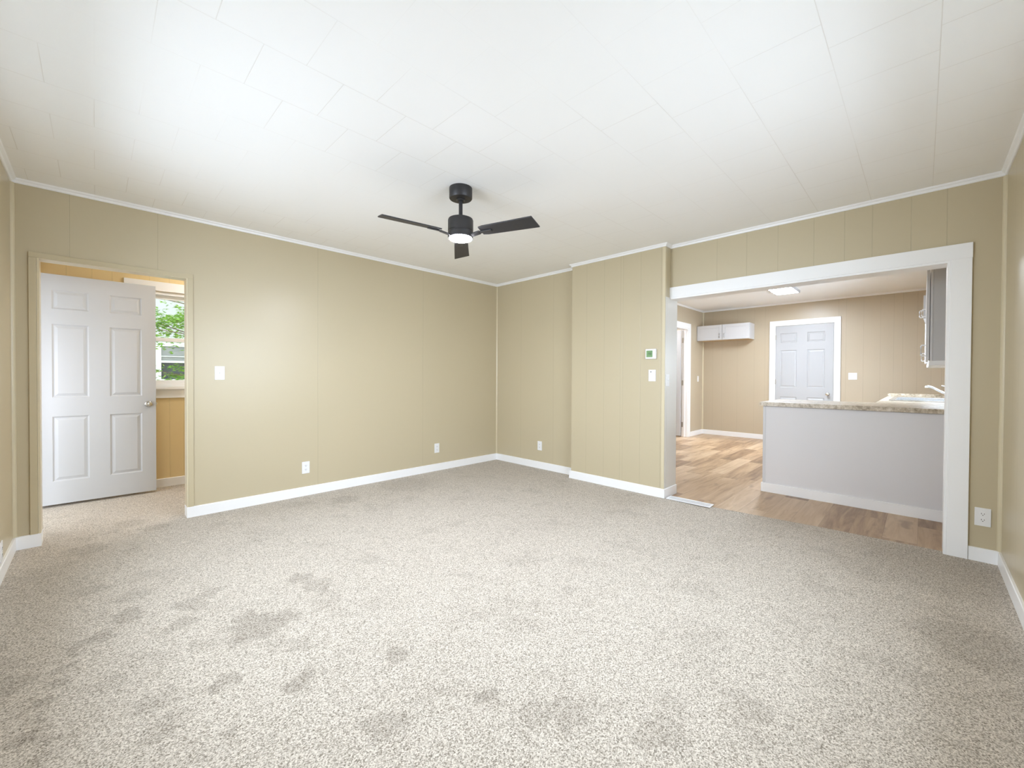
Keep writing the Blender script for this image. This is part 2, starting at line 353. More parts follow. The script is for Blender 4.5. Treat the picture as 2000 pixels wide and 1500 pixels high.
# entry room
wall_open('wall_entry_back', M['wall_entry'], 'y', EY, 0.12, Cx, 2.3, -.02, HC+.02, [(0.30, 1.28, 1.06, 2.075)], 'yellow tan panelled wall behind the open door')
struct(box('wall_entry_right', (2.2, A+.11, -.02), (2.3, EY, HC), M['wall_entry']))
# kitchen walls
struct(box('wall_kitchen_back', (KX, Dy, -.02), (KX+.12, KY+.3, KH+.02), M['wall_kback']), 'tan panelled back wall of the kitchen')
wall_open('wall_kitchen_left', M['wall_kleft'], 'y', KY, 0.11, B+WT, KX, -.02, KH+.02, [(7.48, 8.36, -.02, 2.17)], 'tan kitchen wall with a doorway')
wall_open('wall_kitchen_right', M['wall_kleft'], 'y', Dy, -0.12, B+WT, KX+.12, -.02, KH+.02, [(6.35, 7.35, 1.15, 1.78)], 'kitchen wall behind the sink')
# small room behind the kitchen's left doorway
struct(boxes('wall_back_room', [((6.6, 5.0, -.02), (9.4, 5.1, KH)), ((6.5, KY+.11, -.02), (6.6, 5.1, KH)), ((9.3, KY+.11, -.02), (9.4, 5.0, KH))], M['wall_kleft']))
# ------------------------------------------------------------------ trims
def run(name, pts, prof, m, label=None, closed=False):
    """sweep a profile [(out,z)...] along wall line pts, 'out' to the left of travel direction, mitred"""
    P = [Vector((*p, 0)) for p in pts]
    def fill(b):
        N = len(P); rings = []
        for i in range(N):
            def nrm(a, c):
                d = (c-a).normalized(); return Vector((-d.y, d.x, 0))
            if i == 0: m_ = nrm(P[0], P[1])
            elif i == N-1: m_ = nrm(P[-2], P[-1])
            else:
                n0 = nrm(P[i-1], P[i]); n1 = nrm(P[i], P[i+1]); m_ = (n0+n1)/(1+n0.dot(n1))
            rings.append([b.verts.new(P[i]+m_*o_+Vector((0, 0, z_))) for o_, z_ in prof])
        k = len(prof)
        for i in range(N-1):
            for j in range(k): b.faces.new((rings[i][j], rings[i][(j+1) % k], rings[i+1][(j+1) % k], rings[i+1][j]))
        b.faces.new(rings[0]); b.faces.new(rings[-1][::-1])
    return struct(obj(name, fill, m), label)
base_prof = [(0, -.005), (.014, -.005), (.014, HB-.004), (.010, HB), (0, HB)]
crown = lambda H: [(0, H-.030), (.006, H-.030), (.010, H-.026), (.013, H-.016), (.024, H-.008), (.028, H), (0, H)]
# baseboards (room interior is on the left of travel)
run('baseboard_left', [(B, A), (DX1, A), (DX1, A+.11)], base_prof, M['white'], 'white baseboard under the long wall')
run('baseboard_left_corner', [(DX0, A+.25-.14), (DX0, A), (Cx, A), (Cx, Dy)], base_prof, M['white'], 'white baseboard at the left corner')
run('baseboard_alcove', [(B, 2.925), (B, A)], base_prof, M['white'], 'white baseboard in the alcove')
run('baseboard_chase', [(B+WT+.004, 1.80), (3.945, 1.80), (3.945, 2.945)], base_prof, M['white'], 'white baseboard around the chase')
run('baseboard_right', [(Cx, Dy), (B, Dy), (B, -0.228)], base_prof, M['white'], 'white baseboard at the right corner')
run('baseboard_kitchen', [(KX, 2.088), (KX, KY), (8.47, KY)], base_prof, M['white'], 'white baseboard in the far kitchen corner')
run('baseboard_entry', [(2.2, EY), (Cx, EY), (Cx, 5.50)], base_prof, M['white'], 'white baseboard behind the open door')
run('trim_1', [(B, Dy), (B, 1.80), (3.945, 1.80), (3.945, 2.925), (B, 2.925), (B, A), (Cx, A), (Cx, Dy), (B, Dy)], crown(HC), M['white'], 'white cove moulding around the living room ceiling')
run('trim_2', [(KX, Dy), (KX, KY), (B+WT, KY)], crown(KH), M['white'], 'white cove moulding of the kitchen ceiling')
def bead(name, x, y, sx, sy, H, r=.012):
    def f(b):
        pts = [(x, y)]+[(x+sx*r*(1-0)*math.cos(a), y+sy*r*math.sin(a)) for a in [0, PI/8, PI/4, 3*PI/8, PI/2]]
        prism(b, [(px, py, 0) for px, py in pts], (0, 0, 0), (0, 0, H))
    o = struct(obj(name, f, M['bead'])); o.location.z = HB; return o
bead('trim_3', B, A, -1, -1, HC-HB-.03); bead('trim_4', Cx, A, 1, -1, HC-HB-.03, .018); bead('trim_5', B, Dy, -1, 1, HC-HB-.03, .018)
bead('trim_6', KX, KY, -1, -1, KH-HB-.03, .022)
struct(boxes('trim_7', [((3.940, 1.797, HB), (3.945, 1.826, HC-.03)), ((3.945, 1.797, HB), (3.970, 1.80, HC-.03))], M['bead']))
# wide opening: white header, side casing, jamb boards
struct(boxes('trim_8', [((4.044, -0.228, 1.985), (B, 1.815, 2.086))], M['white'], bevel=.002), 'white flat header board over the kitchen opening')
struct(box('trim_9', (4.0455, -0.226, 0.0), (B, -0.128, 1.995), M['white'], bevel=.002), 'white flat side casing of the kitchen opening')
struct(boxes('trim_10', [((B-.014, -0.1275, 0.0), (B+WT+.004, -0.113, 1.970)), ((B-.014, -0.1275, 1.970), (B+WT+.004, 1.795, 1.9849))], M['white']), 'white jamb boards lining the kitchen opening')
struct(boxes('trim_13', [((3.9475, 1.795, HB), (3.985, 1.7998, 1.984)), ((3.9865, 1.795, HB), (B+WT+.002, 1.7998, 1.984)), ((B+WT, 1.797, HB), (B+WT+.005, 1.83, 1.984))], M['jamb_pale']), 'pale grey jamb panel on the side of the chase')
# living room doorway: tan casing + jamb, stop
def frame_u(b, axis, plane, th, u0, u1, z0, ztop, w):
    p0, p1 = sorted((plane, plane+th))
    for (a, c, za, zb) in ((u0-w, u0, z0, ztop), (u1, u1+w, z0, ztop), (u0-w, u1+w, ztop, ztop+w)):
        if axis == 'y': bx(b, (a, p0, za), (c, p1, zb))
        else: bx(b, (p0, a, za), (p1, c, zb))
struct(obj('trim_11', lambda b: frame_u(b, 'y', A-.013, .013, DX0-.001, DX1-.003, HB, DZ-.008, .036), M['casing_tan'], bevel=.002), 'narrow tan casing around the doorway')
struct(obj('trim_12', lambda b: (bx(b, (DX0, A-.01, HB), (DX0+.012, A+.11, DZ-.012)), bx(b, (DX1-.012, A-.01, HB), (DX1, A+.11, DZ-.012)), bx(b, (DX0, A-.01, DZ-.012), (DX1, A+.11, DZ))), M['bead']), 'pale tan jamb lining the doorway')
# ------------------------------------------------------------------ six panel doors
def six_panel(b, w, h, t=0.035, cols=((.064, .296), (.434, .663)), rows=((.205, .79), (.96, 1.62), (1.755, 1.925)), sc=(1, 1)):
    cols = [(a*sc[0], c*sc[0]) for a, c in cols]; rows = [(a*sc[1], c*sc[1]) for a, c in rows]
    xs = sorted({0, w, *[v for c in cols for v in c]}); zs = sorted({0, h, *[v for r in rows for v in r]})
    for side in (0, 1):
        y0 = 0 if side == 0 else t; s = 1 if side == 0 else -1
        def q(a, b2, c, d): b.faces.new([b.verts.new(v) for v in (a, b2, c, d)])
        for i in range(len(xs)-1):
            for j in range(len(zs)-1):
                X0, X1, Z0, Z1 = xs[i], xs[i+1], zs[j], zs[j+1]
                if (X0, X1) in cols and (Z0, Z1) in rows:
                    lv = [(0, 0), (.010, .009), (.016, .009), (.036, .002)]
                    for k in range(len(lv)-1):
                        (a0, d0), (a1, d1) = lv[k], lv[k+1]
                        o = [(X0+a0, Z0+a0), (X1-a0, Z0+a0), (X1-a0, Z1-a0), (X0+a0, Z1-a0)]
                        n = [(X0+a1, Z0+a1), (X1-a1, Z0+a1), (X1-a1, Z1-a1), (X0+a1, Z1-a1)]
                        for e in range(4):
                            f_ = (e+1) % 4
                            q((o[e][0], y0+s*d0, o[e][1]), (o[f_][0], y0+s*d0, o[f_][1]), (n[f_][0], y0+s*d1, n[f_][1]), (n[e][0], y0+s*d1, n[e][1]))
                    a, d = lv[-1]
                    q((X0+a, y0+s*d, Z0+a), (X1-a, y0+s*d, Z0+a), (X1-a, y0+s*d, Z1-a), (X0+a, y0+s*d, Z1-a))
                else: q((X0, y0, Z0), (X1, y0, Z0), (X1, y0, Z1), (X0, y0, Z1))
    for X in (0, w): b.faces.new([b.verts.new(v) for v in ((X, 0, 0), (X, t, 0), (X, t, h), (X, 0, h))])
    for Z in (0, h): b.faces.new([b.verts.new(v) for v in ((0, 0, Z), (w, 0, Z), (w, t, Z), (0, t, Z))])
    bmesh.ops.remove_doubles(b, verts=b.verts, dist=1e-5)
def knob(name, parent, x, z, t=.035):
    def f(b):
        lathe(b, [(.001, 0), (.031, 0), (.031, -.004), (.026, -.010), (.012, -.013), (.011, -.030), (.018, -.036), (.026, -.046), (.0275, -.056), (.023, -.066), (.012, -.071), (.001, -.072)], (x, 0, z), 'y', 28)
        lathe(b, [(.001, 0), (.031, 0), (.031, .004), (.026, .010), (.012, .013), (.011, .030), (.018, .036), (.026, .046), (.0275, .056), (.023, .066), (.012, .071), (.001, .072)], (x, t, z), 'y', 28)
    return obj(name, f, M['nickel'], parent, smooth=True)
def hinge(parent, x, z, dx=1):
    def f(b):
        bx(b, (x-.004, -.002, z-.045), (x+.010*dx+.004, .001, z+.045)); lathe(b, [(.001, z-.047), (.0065, z-.047), (.0065, z+.047), (.001, z+.047)], (x, -.006, 0), 'z', 12)
    return obj('hinge', f, M['steel_hinge'], parent)
def mk_door(name, loc, rotz, w, h, m, label, sc=(1, 1), kx=None, kz=.88, hinges=()):
    t = bpy.data.objects.new(name, None); COL.objects.link(t); t.location = loc; t.rotation_euler.z = rotz; t.empty_display_size = .05
    t['kind'] = 'structure'; t['label'] = label
    obj('door_leaf', lambda b: six_panel(b, w, h, sc=sc), m, t)
    if kx is not None:
        knob('knob', t, kx, kz)
        box('latch', (w, .010, kz-.012) if kx > w/2 else (-.006, .010, kz-.012), (w+.008, .024, kz+.012) if kx > w/2 else (0, .024, kz+.012), M['nickel'], t)
    for (hx, hz) in hinges: hinge(t, hx, hz)
    return t
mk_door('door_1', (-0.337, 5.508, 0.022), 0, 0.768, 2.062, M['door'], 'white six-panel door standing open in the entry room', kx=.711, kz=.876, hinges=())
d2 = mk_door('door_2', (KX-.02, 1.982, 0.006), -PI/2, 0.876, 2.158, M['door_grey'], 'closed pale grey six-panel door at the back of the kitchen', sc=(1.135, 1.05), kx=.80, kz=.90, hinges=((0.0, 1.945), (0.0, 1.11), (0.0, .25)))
bx_f = lambda b: frame_u(b, 'x', KX-.020, .020, 1.104, 1.984, 0, 2.166, .098)
obj('door_casing', lambda b: (bx(b, (-.104, -.004, -.006), (-.004, .020, 2.262)), bx(b, (.880, -.004, -.006), (.974, .020, 2.262)), bx(b, (-.004, -.004, 2.162), (.880, .020, 2.262))), M['white'], d2, bevel=.002)
# door_3: white cased doorway in the kitchen's left wall, its door swung into the room behind
d3 = bpy.data.objects.new('door_3', None); COL.objects.link(d3); d3.location = (8.36, KY, 0); d3['kind'] = 'structure'; d3['label'] = 'white cased doorway at the left of the kitchen'
obj('door_casing', lambda b: (bx(b, (.002, -.016, -.004), (.098, 0, 2.265)), bx(b, (-.978, -.016, -.004), (-.882, 0, 2.265)), bx(b, (-.882, -.016, 2.165), (.002, 0, 2.265))), M['white'], d3, bevel=.002)
obj('jamb', lambda b: (bx(b, (-.020, -.004, -.004), (-.001, .115, 2.165)), bx(b, (-.879, -.004, -.004), (-.860, .115, 2.165)), bx(b, (-.860, -.004, 2.145), (-.020, .115, 2.165)), bx(b, (-.032, .045, -.004), (-.020, .078, 2.145))), M['white'], d3, bevel=.0015)
for hz in (1.935, 1.08, .24):
    box('hinge', (-.0235, .080, hz-.05), (-.0205, .113, hz+.05), M['steel_hinge'], d3)
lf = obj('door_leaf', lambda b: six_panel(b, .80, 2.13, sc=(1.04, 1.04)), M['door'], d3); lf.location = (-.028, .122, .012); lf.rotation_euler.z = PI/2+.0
# ------------------------------------------------------------------ windows
def window(name, axis, plane, th, u0, u1, z0, z1, inside, label, casing=.10, stool=True):
    """double-hung window filling an opening; inside = +1/-1 direction of the room along axis"""
    t = bpy.data.objects.new(name, None); COL.objects.link(t); t['kind'] = 'structure'; t['label'] = label; t.empty_display_size = .05
    def P(u, v, z): return (v, u, z) if axis == 'x' else (u, v, z)
    def B_(b, ua, ub, va, vb, za, zb):
        lo = P(min(ua, ub), min(va, vb), za); hi = P(max(ua, ub), max(va, vb), zb); bx(b, lo, hi)
    i = inside; o = plane; mid = (z0+z1)/2
    def fr(b):
        for (a, c, za, zb) in ((u0, u0+.035, z0, z1), (u1-.035, u1, z0, z1), (u0, u1, z0, z0+.035), (u0, u1, z1-.035, z1)): B_(b, a, c, o-i*.09, o-i*.01, za, zb)
    obj('window_frame', fr, M['vinyl'], t, bevel=.002)
    def sash(za, zb, d):
        def f(b):
            for (a, c, zc, zd) in ((u0+.035, u0+.075, za, zb), (u1-.075, u1-.035, za, zb), (u0+.035, u1-.035, za, za+.04), (u0+.035, u1-.035, zb-.04, zb)): B_(b, a, c, o-i*d, o-i*(d-.028), zc, zd)
        s = obj('sash', f, M['vinyl'], t, bevel=.002)
        obj('pane', lambda b: B_(b, u0+.07, u1-.07, o-i*(d-.012), o-i*(d-.016), za+.035, zb-.035), M['glass'], s)
    sash(mid-.02, z1-.035, .085); sash(z0+.035, mid+.02, .052)
    if casing:
        def ca(b):
            w = casing
            for (a, c, za, zb) in ((u0-w, u0, z0, z1), (u1, u1+w, z0, z1), (u0-w, u1+w, z1, z1+w), (u0-w, u1+w, z0-w-.02, z0-.02)): B_(b, a, c, o, o+i*.018, za, zb)
            B_(b, u0-w-.02, u1+w+.02, o-i*.01, o+i*.05, z0-.022, z0)
        obj('window_casing', ca, M['white'], t, bevel=.002)
    return t
window('window_1', 'y', EY, .12, 0.30, 1.28, 1.06, 2.075, -1, 'white double-hung window behind the open door', casing=.095)
window('window_2', 'x', Cx, .12, 1.4, 3.2, 0.85, 2.05, 1, 'added unseen window letting light in through the near left wall')  # unseen window, added as a source for the room light
window('window_3', 'y', Dy, .12, 1.0, 2.7, 0.85, 2.05, 1, 'added unseen window letting light in through the near right wall')  # second unseen window added to light the living room
window('window_4', 'y', Dy, .12, 6.35, 7.35, 1.15, 1.78, 1, 'added unseen window above the kitchen sink, lighting the kitchen', casing=.05)  # window out of sight, added to bring daylight into the kitchen
# ------------------------------------------------------------------ ceiling fan
fan = thing('ceiling_fan', 'black three-blade ceiling fan with a lit round lamp', 'ceiling fan', (1.805, 2.305, HC))
obj('canopy', lambda b: lathe(b, [(.001, 0), (.079, 0), (.080, -.004), (.080, -.070), (.076, -.076), (.030, -.079), (.030, -.084), (.024, -.090), (.001, -.090)]), M['black'], fan, smooth=True)
obj('downrod', lambda b: lathe(b, [(.001, -.085), (.0135, -.085), (.0135, -.200), (.024, -.202), (.026, -.216), (.001, -.216)]), M['black'], fan, smooth=True)
obj('motor_housing', lambda b: lathe(b, [(.001, -.210), (.070, -.210), (.084, -.216), (.088, -.226), (.088, -.298), (.085, -.301), (.085, -.305), (.088, -.308), (.088, -.345), (.082, -.349), (.001, -.349)], n=56), M['black'], fan, smooth=True)
obj('lamp_lens', lambda b: lathe(b, [(.001, -.346), (.080, -.346), (.080, -.352), (.074, -.358), (.001, -.361)], n=56), M['lamp'], fan, smooth=True)
def blade_fill(b):
    # blade lies along +x, pitched about its own axis; seen from above its clockwise edge is high
    pit = math.radians(13)
    n = 10; top = []; 
    for k in range(n+1):
        s = k/n; x = .155+s*(.565-.155)
        wl = .050+.012*s; wr = .050+.012*s
        skew = .006
        for side, y in ((1, wl), (-1, -wr)):
            xx = x+(skew*side if k == n else 0)
            if k == 0: xx = x+.006*abs(side)
            yy = y*(.86 if k == 0 else 1)
            z = -math.sin(pit)*yy; top.append((xx, yy*math.cos(pit), z))
    vt = [b.verts.new(Vector(v)+Vector((0, 0, .004))) for v in top]; vb = [b.verts.new(Vector(v)+Vector((0, 0, -.004))) for v in top]
    for k in range(n):
        a, c, d, e = 2*k, 2*k+1, 2*k+3, 2*k+2
        b.faces.new((vt[a], vt[c], vt[d], vt[e])); b.faces.new((vb[a], vb[e], vb[d], vb[c]))
        b.faces.new((vt[a], vt[e], vb[e], vb[a])); b.faces.new((vt[c], vb[c], vb[d], vt[d]))
    b.faces.new((vt[0], vb[0], vb[1], vt[1])); m_ = 2*n; b.faces.new((vt[m_], vt[m_+1], vb[m_+1], vb[m_]))
def iron_fill(b):
    pit = math.radians(13)
    def slab(x0, x1, y0, y1, z0, z1, t=.006):
        v = []
        for dz in (-t/2, t/2):
            for (x, y, z) in ((x0, y0, z0), (x1, y0, z1), (x1, y1, z1), (x0, y1, z0)): v.append(b.verts.new((x, y, z+dz-math.sin(pit)*y)))
        for f in ((3, 2, 1, 0), (4, 5, 6, 7), (0, 1, 5, 4), (1, 2, 6, 5), (2, 3, 7, 6), (3, 0, 4, 7)): b.faces.new([v[i] for i in f])
    slab(.078, .155, -.016, .016, -.022, -.010, .010); slab(.150, .245, -.011, .011, -.010, -.009, .007)
FWD = math.degrees(YAW)
for k, a in enumerate((FWD+6, FWD+125, FWD-115)):
    bl = obj('fan_blade', blade_fill, M['blade'], fan, bevel=.0015); bl.location = (0, 0, -.318); bl.rotation_euler.z = math.radians(a)
    ir = obj('blade_iron', iron_fill, M['black'], bl, bevel=.001)
# ------------------------------------------------------------------ kitchen ceiling light
kl = thing('ceiling_light', 'lit rectangular fluorescent light on the kitchen ceiling', 'ceiling light', (7.35, 1.57, KH))
boxes('fixture_pan', [((-.60, -.165, -.010), (.60, .165, 0)), ((-.60, -.165, -.040), (.60, -.150, -.010)), ((-.60, .150, -.040), (.60, .165, -.010))], M['fixture'], kl)
for s_ in (-1, 1):
    box('end_cap', (s_*.60-.006, -.168, -.042), (s_*.60+.006, .168, 0), M['fixture'], kl, bevel=.002)
box('diffuser', (-.592, -.149, -.036), (.592, .149, -.022), M['tube'], kl)
bl_ = thing('ceiling_light', 'added unseen round ceiling light brightening the room behind the kitchen side doorway', 'ceiling light', (7.9, 4.3, KH))  # unseen lamp added so the open door leaf is not dark
obj('light_base', lambda b: lathe(b, [(.001, 0), (.150, 0), (.150, -.022), (.140, -.026), (.001, -.026)]), M['fixture'], bl_, smooth=True)
obj('diffuser', lambda b: lathe(b, [(.001, -.024), (.138, -.024), (.135, -.045), (.115, -.066), (.07, -.080), (.001, -.085)]), M['added_back_lamp'], bl_, smooth=True)
el = thing('ceiling_light', 'added unseen round ceiling light brightening the entry room', 'ceiling light', (1.25, 5.05, HC))  # lamp out of sight, added to brighten the entry back wall
obj('light_base', lambda b: lathe(b, [(.001, 0), (.150, 0), (.150, -.022), (.140, -.026), (.001, -.026)]), M['fixture'], el, smooth=True)
obj('diffuser', lambda b: lathe(b, [(.001, -.024), (.138, -.024), (.135, -.045), (.115, -.066), (.07, -.080), (.001, -.085)]), M['added_entry_lamp'], el, smooth=True)
# ------------------------------------------------------------------ plates
def plate_base(t, w=.072, h=.118):
    return obj('cover_plate', lambda b: bx(b, (-w/2, -.006, -h/2), (w/2, 0, h/2)), M['plastic'], t, bevel=.0025)
def screw(t, z, x=0): return obj('screw', lambda b: lathe(b, [(.0005, -.006), (.0032, -.006), (.0030, -.0075), (.0005, -.0078)], (x, 0, z), 'y', 10), M['plastic'], t)
def outlet(loc, rz, label):
    t = thing('wall_outlet', label, 'wall outlet', loc, rz, 'white duplex outlets near the floor'); plate_base(t)
    for s in (-1, 1):
        r = obj('receptacle', lambda b: prism(b, [(.0165*math.cos(a)*1.0, -.006, s*.0195+max(-.0135, min(.0135, .0165*math.sin(a)))) for a in [2*PI*k/20 for k in range(20)]], (0, 0, 0), (0, -.0018, 0)), M['plastic'], t)
        def sl(b):
            bx(b, (-.0075, -.0084, s*.0195-.001), (-.0052, -.0076, s*.0195+.0075)); bx(b, (.0052, -.0084, s*.0195-.001), (.0075, -.0076, s*.0195+.0065))
            lathe(b, [(.0003, -.0076), (.0026, -.0076), (.0026, -.0084), (.0003, -.0084)], (0, 0, s*.0195-.007), 'y', 10)
        obj('slots', sl, M['slot'], r)
    screw(t, 0); return t
def switch(loc, rz, label, gangs=1):
    t = thing('light_switch', label, 'light switch', loc, rz); plate_base(t, .072+.046*(gangs-1))
    for k in range(gangs):
        x = (k-(gangs-1)/2)*.046
        box('toggle_slot', (x-.005, -.0068, -.012), (x+.005, -.006, .012), M['white'], t)
        obj('toggle', lambda b: prism(b, [(x-.0035, -.006, -.004), (x-.0035, -.006, .007), (x-.0035, -.018, .011), (x-.0035, -.018, .005)], (0, 0, 0), (.007, 0, 0)), M['plastic'], t)
        screw(t, .03, x); screw(t, -.03, x)
    return t
outlet((1.468, A, .277), 0, 'white wall outlet low on the long wall, nearest the doorway')
outlet((3.031, A, .284), 0, 'white wall outlet low on the long wall, nearest the far corner')
outlet((B, 3.516, .294), -PI/2, 'white wall outlet in the alcove beside the far corner')
outlet((B, -0.290, .291), -PI/2, 'white wall outlet right of the kitchen opening casing')
outlet((Cx, 3.812, .152), PI/2, 'white wall outlet above the baseboard at the left picture edge')
switch((0.7615, A, 1.209), 0, 'white toggle light switch on the long wall beside the open doorway')
switch((3.995, 1.795, 1.160), 0, 'white light switch on the narrow side face of the chase')
switch((8.879, KY, 1.162), 0, 'white light switch between the kitchen doorway and corner')
switch((KX, .844, 1.224), -PI/2, 'white double-gang switch right of the closed grey kitchen door', 2)
t = thing('dimmer_control', 'white flat wall control with a dark dot under the thermostat', 'wall control', (3.945, 1.926, 1.208), -PI/2)
obj('cover_plate', lambda b: bx(b, (-.038, -.008, -.058), (.038, 0, .058)), M['plastic'], t, bevel=.002)
box('slider_channel', (-.004, -.0095, -.045), (.020, -.008, .030), M['white'], t)
obj('indicator', lambda b: lathe(b, [(.0005, -.008), (.0055, -.008), (.0050, -.0105), (.0005, -.011)], (-.012, 0, .036), 'y', 14), M['slot'], t)
t = thing('thermostat', 'white thermostat with a green screen on the chase', 'thermostat', (3.945, 1.936, 1.424), -PI/2)
obj('case', lambda b: bx(b, (-.057, -.026, -.051), (.057, 0, .051)), M['plastic'], t, bevel=.007)
sc = obj('screen', lambda b: bx(b, (-.042, -.0275, -.032), (.022, -.0262, .034)), M['lcd'], t)
obj('readout', lambda b: (bx(b, (-.022, -.0279, -.008), (-.018, -.0276, .012)), bx(b, (-.022, -.0279, .008), (-.010, -.0276, .012)), bx(b, (-.012, -.0279, -.008), (-.008, -.0276, .012)),
    bx(b, (-.004, -.0279, -.008), (0, -.0276, .012)), bx(b, (-.004, -.0279, .008), (.008, -.0276, .012)), bx(b, (.006, -.0279, -.008), (.010, -.0276, .012)), bx(b, (-.004, -.0279, -.008), (.008, -.0276, -.004))), M['lcd2'], sc)
for z_ in (.022, .004, -.014): box('button', (.032, -.0275, z_-.005), (.046, -.0260, z_+.005), M['white'], t, bevel=.001)
# ------------------------------------------------------------------ floor register
t = thing('floor_vent', 'white slotted floor register at the carpet edge by the chase', 'floor vent', (3.995, 1.567, 0.001), math.radians(1.5))
def regf(b):
    bx(b, (-.058, -.205, 0), (-.043, .205, .007)); bx(b, (.043, -.205, 0), (.058, .205, .007))
    bx(b, (-.043, -.205, 0), (.043, -.188, .007)); bx(b, (-.043, .188, 0), (.043, .205, .007)); bx(b, (-.003, -.188, 0), (.003, .188, .006))
obj('register_frame', regf, M['register'], t, bevel=.001)
def lou(b):
    for k in range(38):
        y = -.185+.01*k; bx(b, (-.043, y, .001), (.043, y+.0052, .0055))
obj('louvers', lou, M['register'], t)
box('duct_opening', (-.043, -.188, -.004), (.043, .188, .0004), M['slot'], t)
# ------------------------------------------------------------------ peninsula, counters, sink
pen = thing('peninsula', 'grey painted kitchen peninsula half wall with white baseboard', 'kitchen peninsula', (4.966, .40, 0))
box('body', (0, Dy+.001-.40, -.006), (.62, .785, .893), M['panel'], pen)
box('corner_trim', (-.004, .762, .09), (0, .787, .893), M['cab_light'], pen)
obj('baseboard', lambda b: (bx(b, (-.014, Dy+.002-.40, -.006), (0, .785, .086)), bx(b, (-.014, .785, -.006), (.55, .799, .086))), M['white'], pen, bevel=.002)
def ctop(b):
    pts = [(4.930, Dy+.002), (4.930, 1.212), (5.742, 1.212), (5.742, .345), (7.985, .345), (7.985, Dy+.002)]
    # slab split round the sink cut-out
    for lo, hi in (((4.930, Dy+.002), (5.742, 1.212)), ((5.742, Dy+.002), (6.40, .345)), ((6.40, .222), (7.335, .345)), ((6.40, Dy+.002), (7.335, -.202)), ((7.335, Dy+.002), (7.985, .345))):
        bx(b, (lo[0], lo[1], .897), (hi[0], hi[1], .937))
cto = tag(obj('countertop', ctop, M['stone']), 'speckled beige laminate countertop running over the peninsula to the sink', 'countertop')
box('backsplash', (7.965, Dy+.003, .937), (7.985, .345, .978), M['stone'], cto, bevel=.002)
cabs = []
def base_cab(x0, x1, label):
    t = thing('base_cabinet', label, 'cabinet', (x0, -.02, 0), 0)
    w = x1-x0
    yb = Dy+.022
    boxes('body', [((0, yb, 0), (.018, .30, .896)), ((w-.018, yb, 0), (w, .30, .896)), ((.018, yb, 0), (w-.018, yb+.012, .896)), ((.018, yb, .10), (w-.018, .30, .118)), ((.018, .23, 0), (w-.018, .245, .10))], M['cab'], t)
    for k in range(2):
        a = .01+k*(w/2); d = box('door', (a, .30, .12), (a+w/2-.02, .32, .72), M['cab'], t, bevel=.003)
        box('handle', (a+(w/2-.06 if k == 0 else .03), .325, .55), (a+(w/2-.05 if k == 0 else .04), .35, .66), M['nickel'], d, bevel=.002)
        box('drawer', (a, .30, .74), (a+w/2-.02, .32, .88), M['cab'], t, bevel=.003)
base_cab(5.60, 6.33, 'grey base cabinet nearest the peninsula under the sink counter'); base_cab(6.335, 7.40, 'grey base cabinet directly under the steel sink'); base_cab(7.405, 7.97, 'grey base cabinet under the far end of the sink counter')
snk = thing('kitchen_sink', 'bright steel drop-in kitchen sink in the counter', 'sink', (6.88, .02, .937))
def rim(b):
    for lo, hi in (((-.52, -.26, 0), (.50, -.22, .012)), ((-.52, .20, 0), (.50, .245, .012)), ((-.52, -.22, 0), (-.47, .20, .012)), ((.45, -.22, 0), (.50, .20, .012)), ((-.03, -.22, 0), (.01, .20, .010))): bx(b, lo, hi)
obj('rim', rim, M['sink'], snk, bevel=.004)
def bowl(x0, x1):
    def f(b):
        y0, y1, zb = -.22, .20, .003
        y0 += .002; y1 -= .002
        bx(b, (x0, y0, -.165), (x1, y1, -.160))
        for a in ((x0, x0+.004, y0, y1), (x1-.004, x1, y0, y1), (x0, x1, y0, y0+.004), (x0, x1, y1-.004, y1)): bx(b, (a[0], a[2], -.160), (a[1], a[3], .006))
    return f
obj('basin', bowl(-.468, -.032), M['sink'], snk); obj('basin', bowl(.012, .448), M['sink'], snk)
fa = thing('faucet', 'chrome single-lever kitchen faucet arching over the sink', 'faucet', (6.93, -.235, .950))
obj('base', lambda b: lathe(b, [(.001, 0), (.030, 0), (.030, .010), (.024, .018), (.022, .075), (.024, .085), (.020, .100), (.001, .102)]), M['chrome'], fa, smooth=True)
def arc(b):
    P = [(0, .0, .045), (0, .03, .060), (0, .08, .090), (0, .12, .118), (0, .150, .138), (0, .172, .147), (0, .190, .149), (0, .200, .143), (0, .202, .130)]
    tube(b, P, [.013, .013, .0125, .012, .012, .012, .0125, .0135, .0125], 14)
obj('spout', arc, M['chrome'], fa, smooth=True)
obj('lever', lambda b: tube(b, [(0, -.01, .100), (0, .005, .135), (0, .03, .150), (0, .075, .158)], [.010, .008, .006, .006], 10), M['chrome'], fa, smooth=True)
# ------------------------------------------------------------------ wall cabinets
def dhandle(b, x, y, z0, z1, ax):
    """D shaped pull; ax = direction it stands off the door"""
    d = Vector(ax); e = .032
    tube(b, [Vector((x, y, z0)), Vector((x, y, z0))+d*e*.8, Vector((x, y, z0+.012))+d*e, Vector((x, y, z1-.012))+d*e, Vector((x, y, z1))+d*e*.8, Vector((x, y, z1))], .0055, 8)
def shaker(b, x0, x1, y, th, z0, z1, fr=.055):
    """door in xz plane, front at y, thickness away"""
    bx(b, (x0, y, z0), (x0+fr, y+th, z1)); bx(b, (x1-fr, y, z0), (x1, y+th, z1)); bx(b, (x0+fr, y, z0), (x1-fr, y+th, z0+fr)); bx(b, (x0+fr, y, z1-fr), (x1-fr, y+th, z1)); bx(b, (x0+fr, y+.006, z0+fr), (x1-fr, y+th, z1-fr))
c = thing('wall_cabinet', 'short pale grey two-door cabinet high in the far kitchen corner', 'cabinet', (KX, 2.84, 1.945), -PI/2)
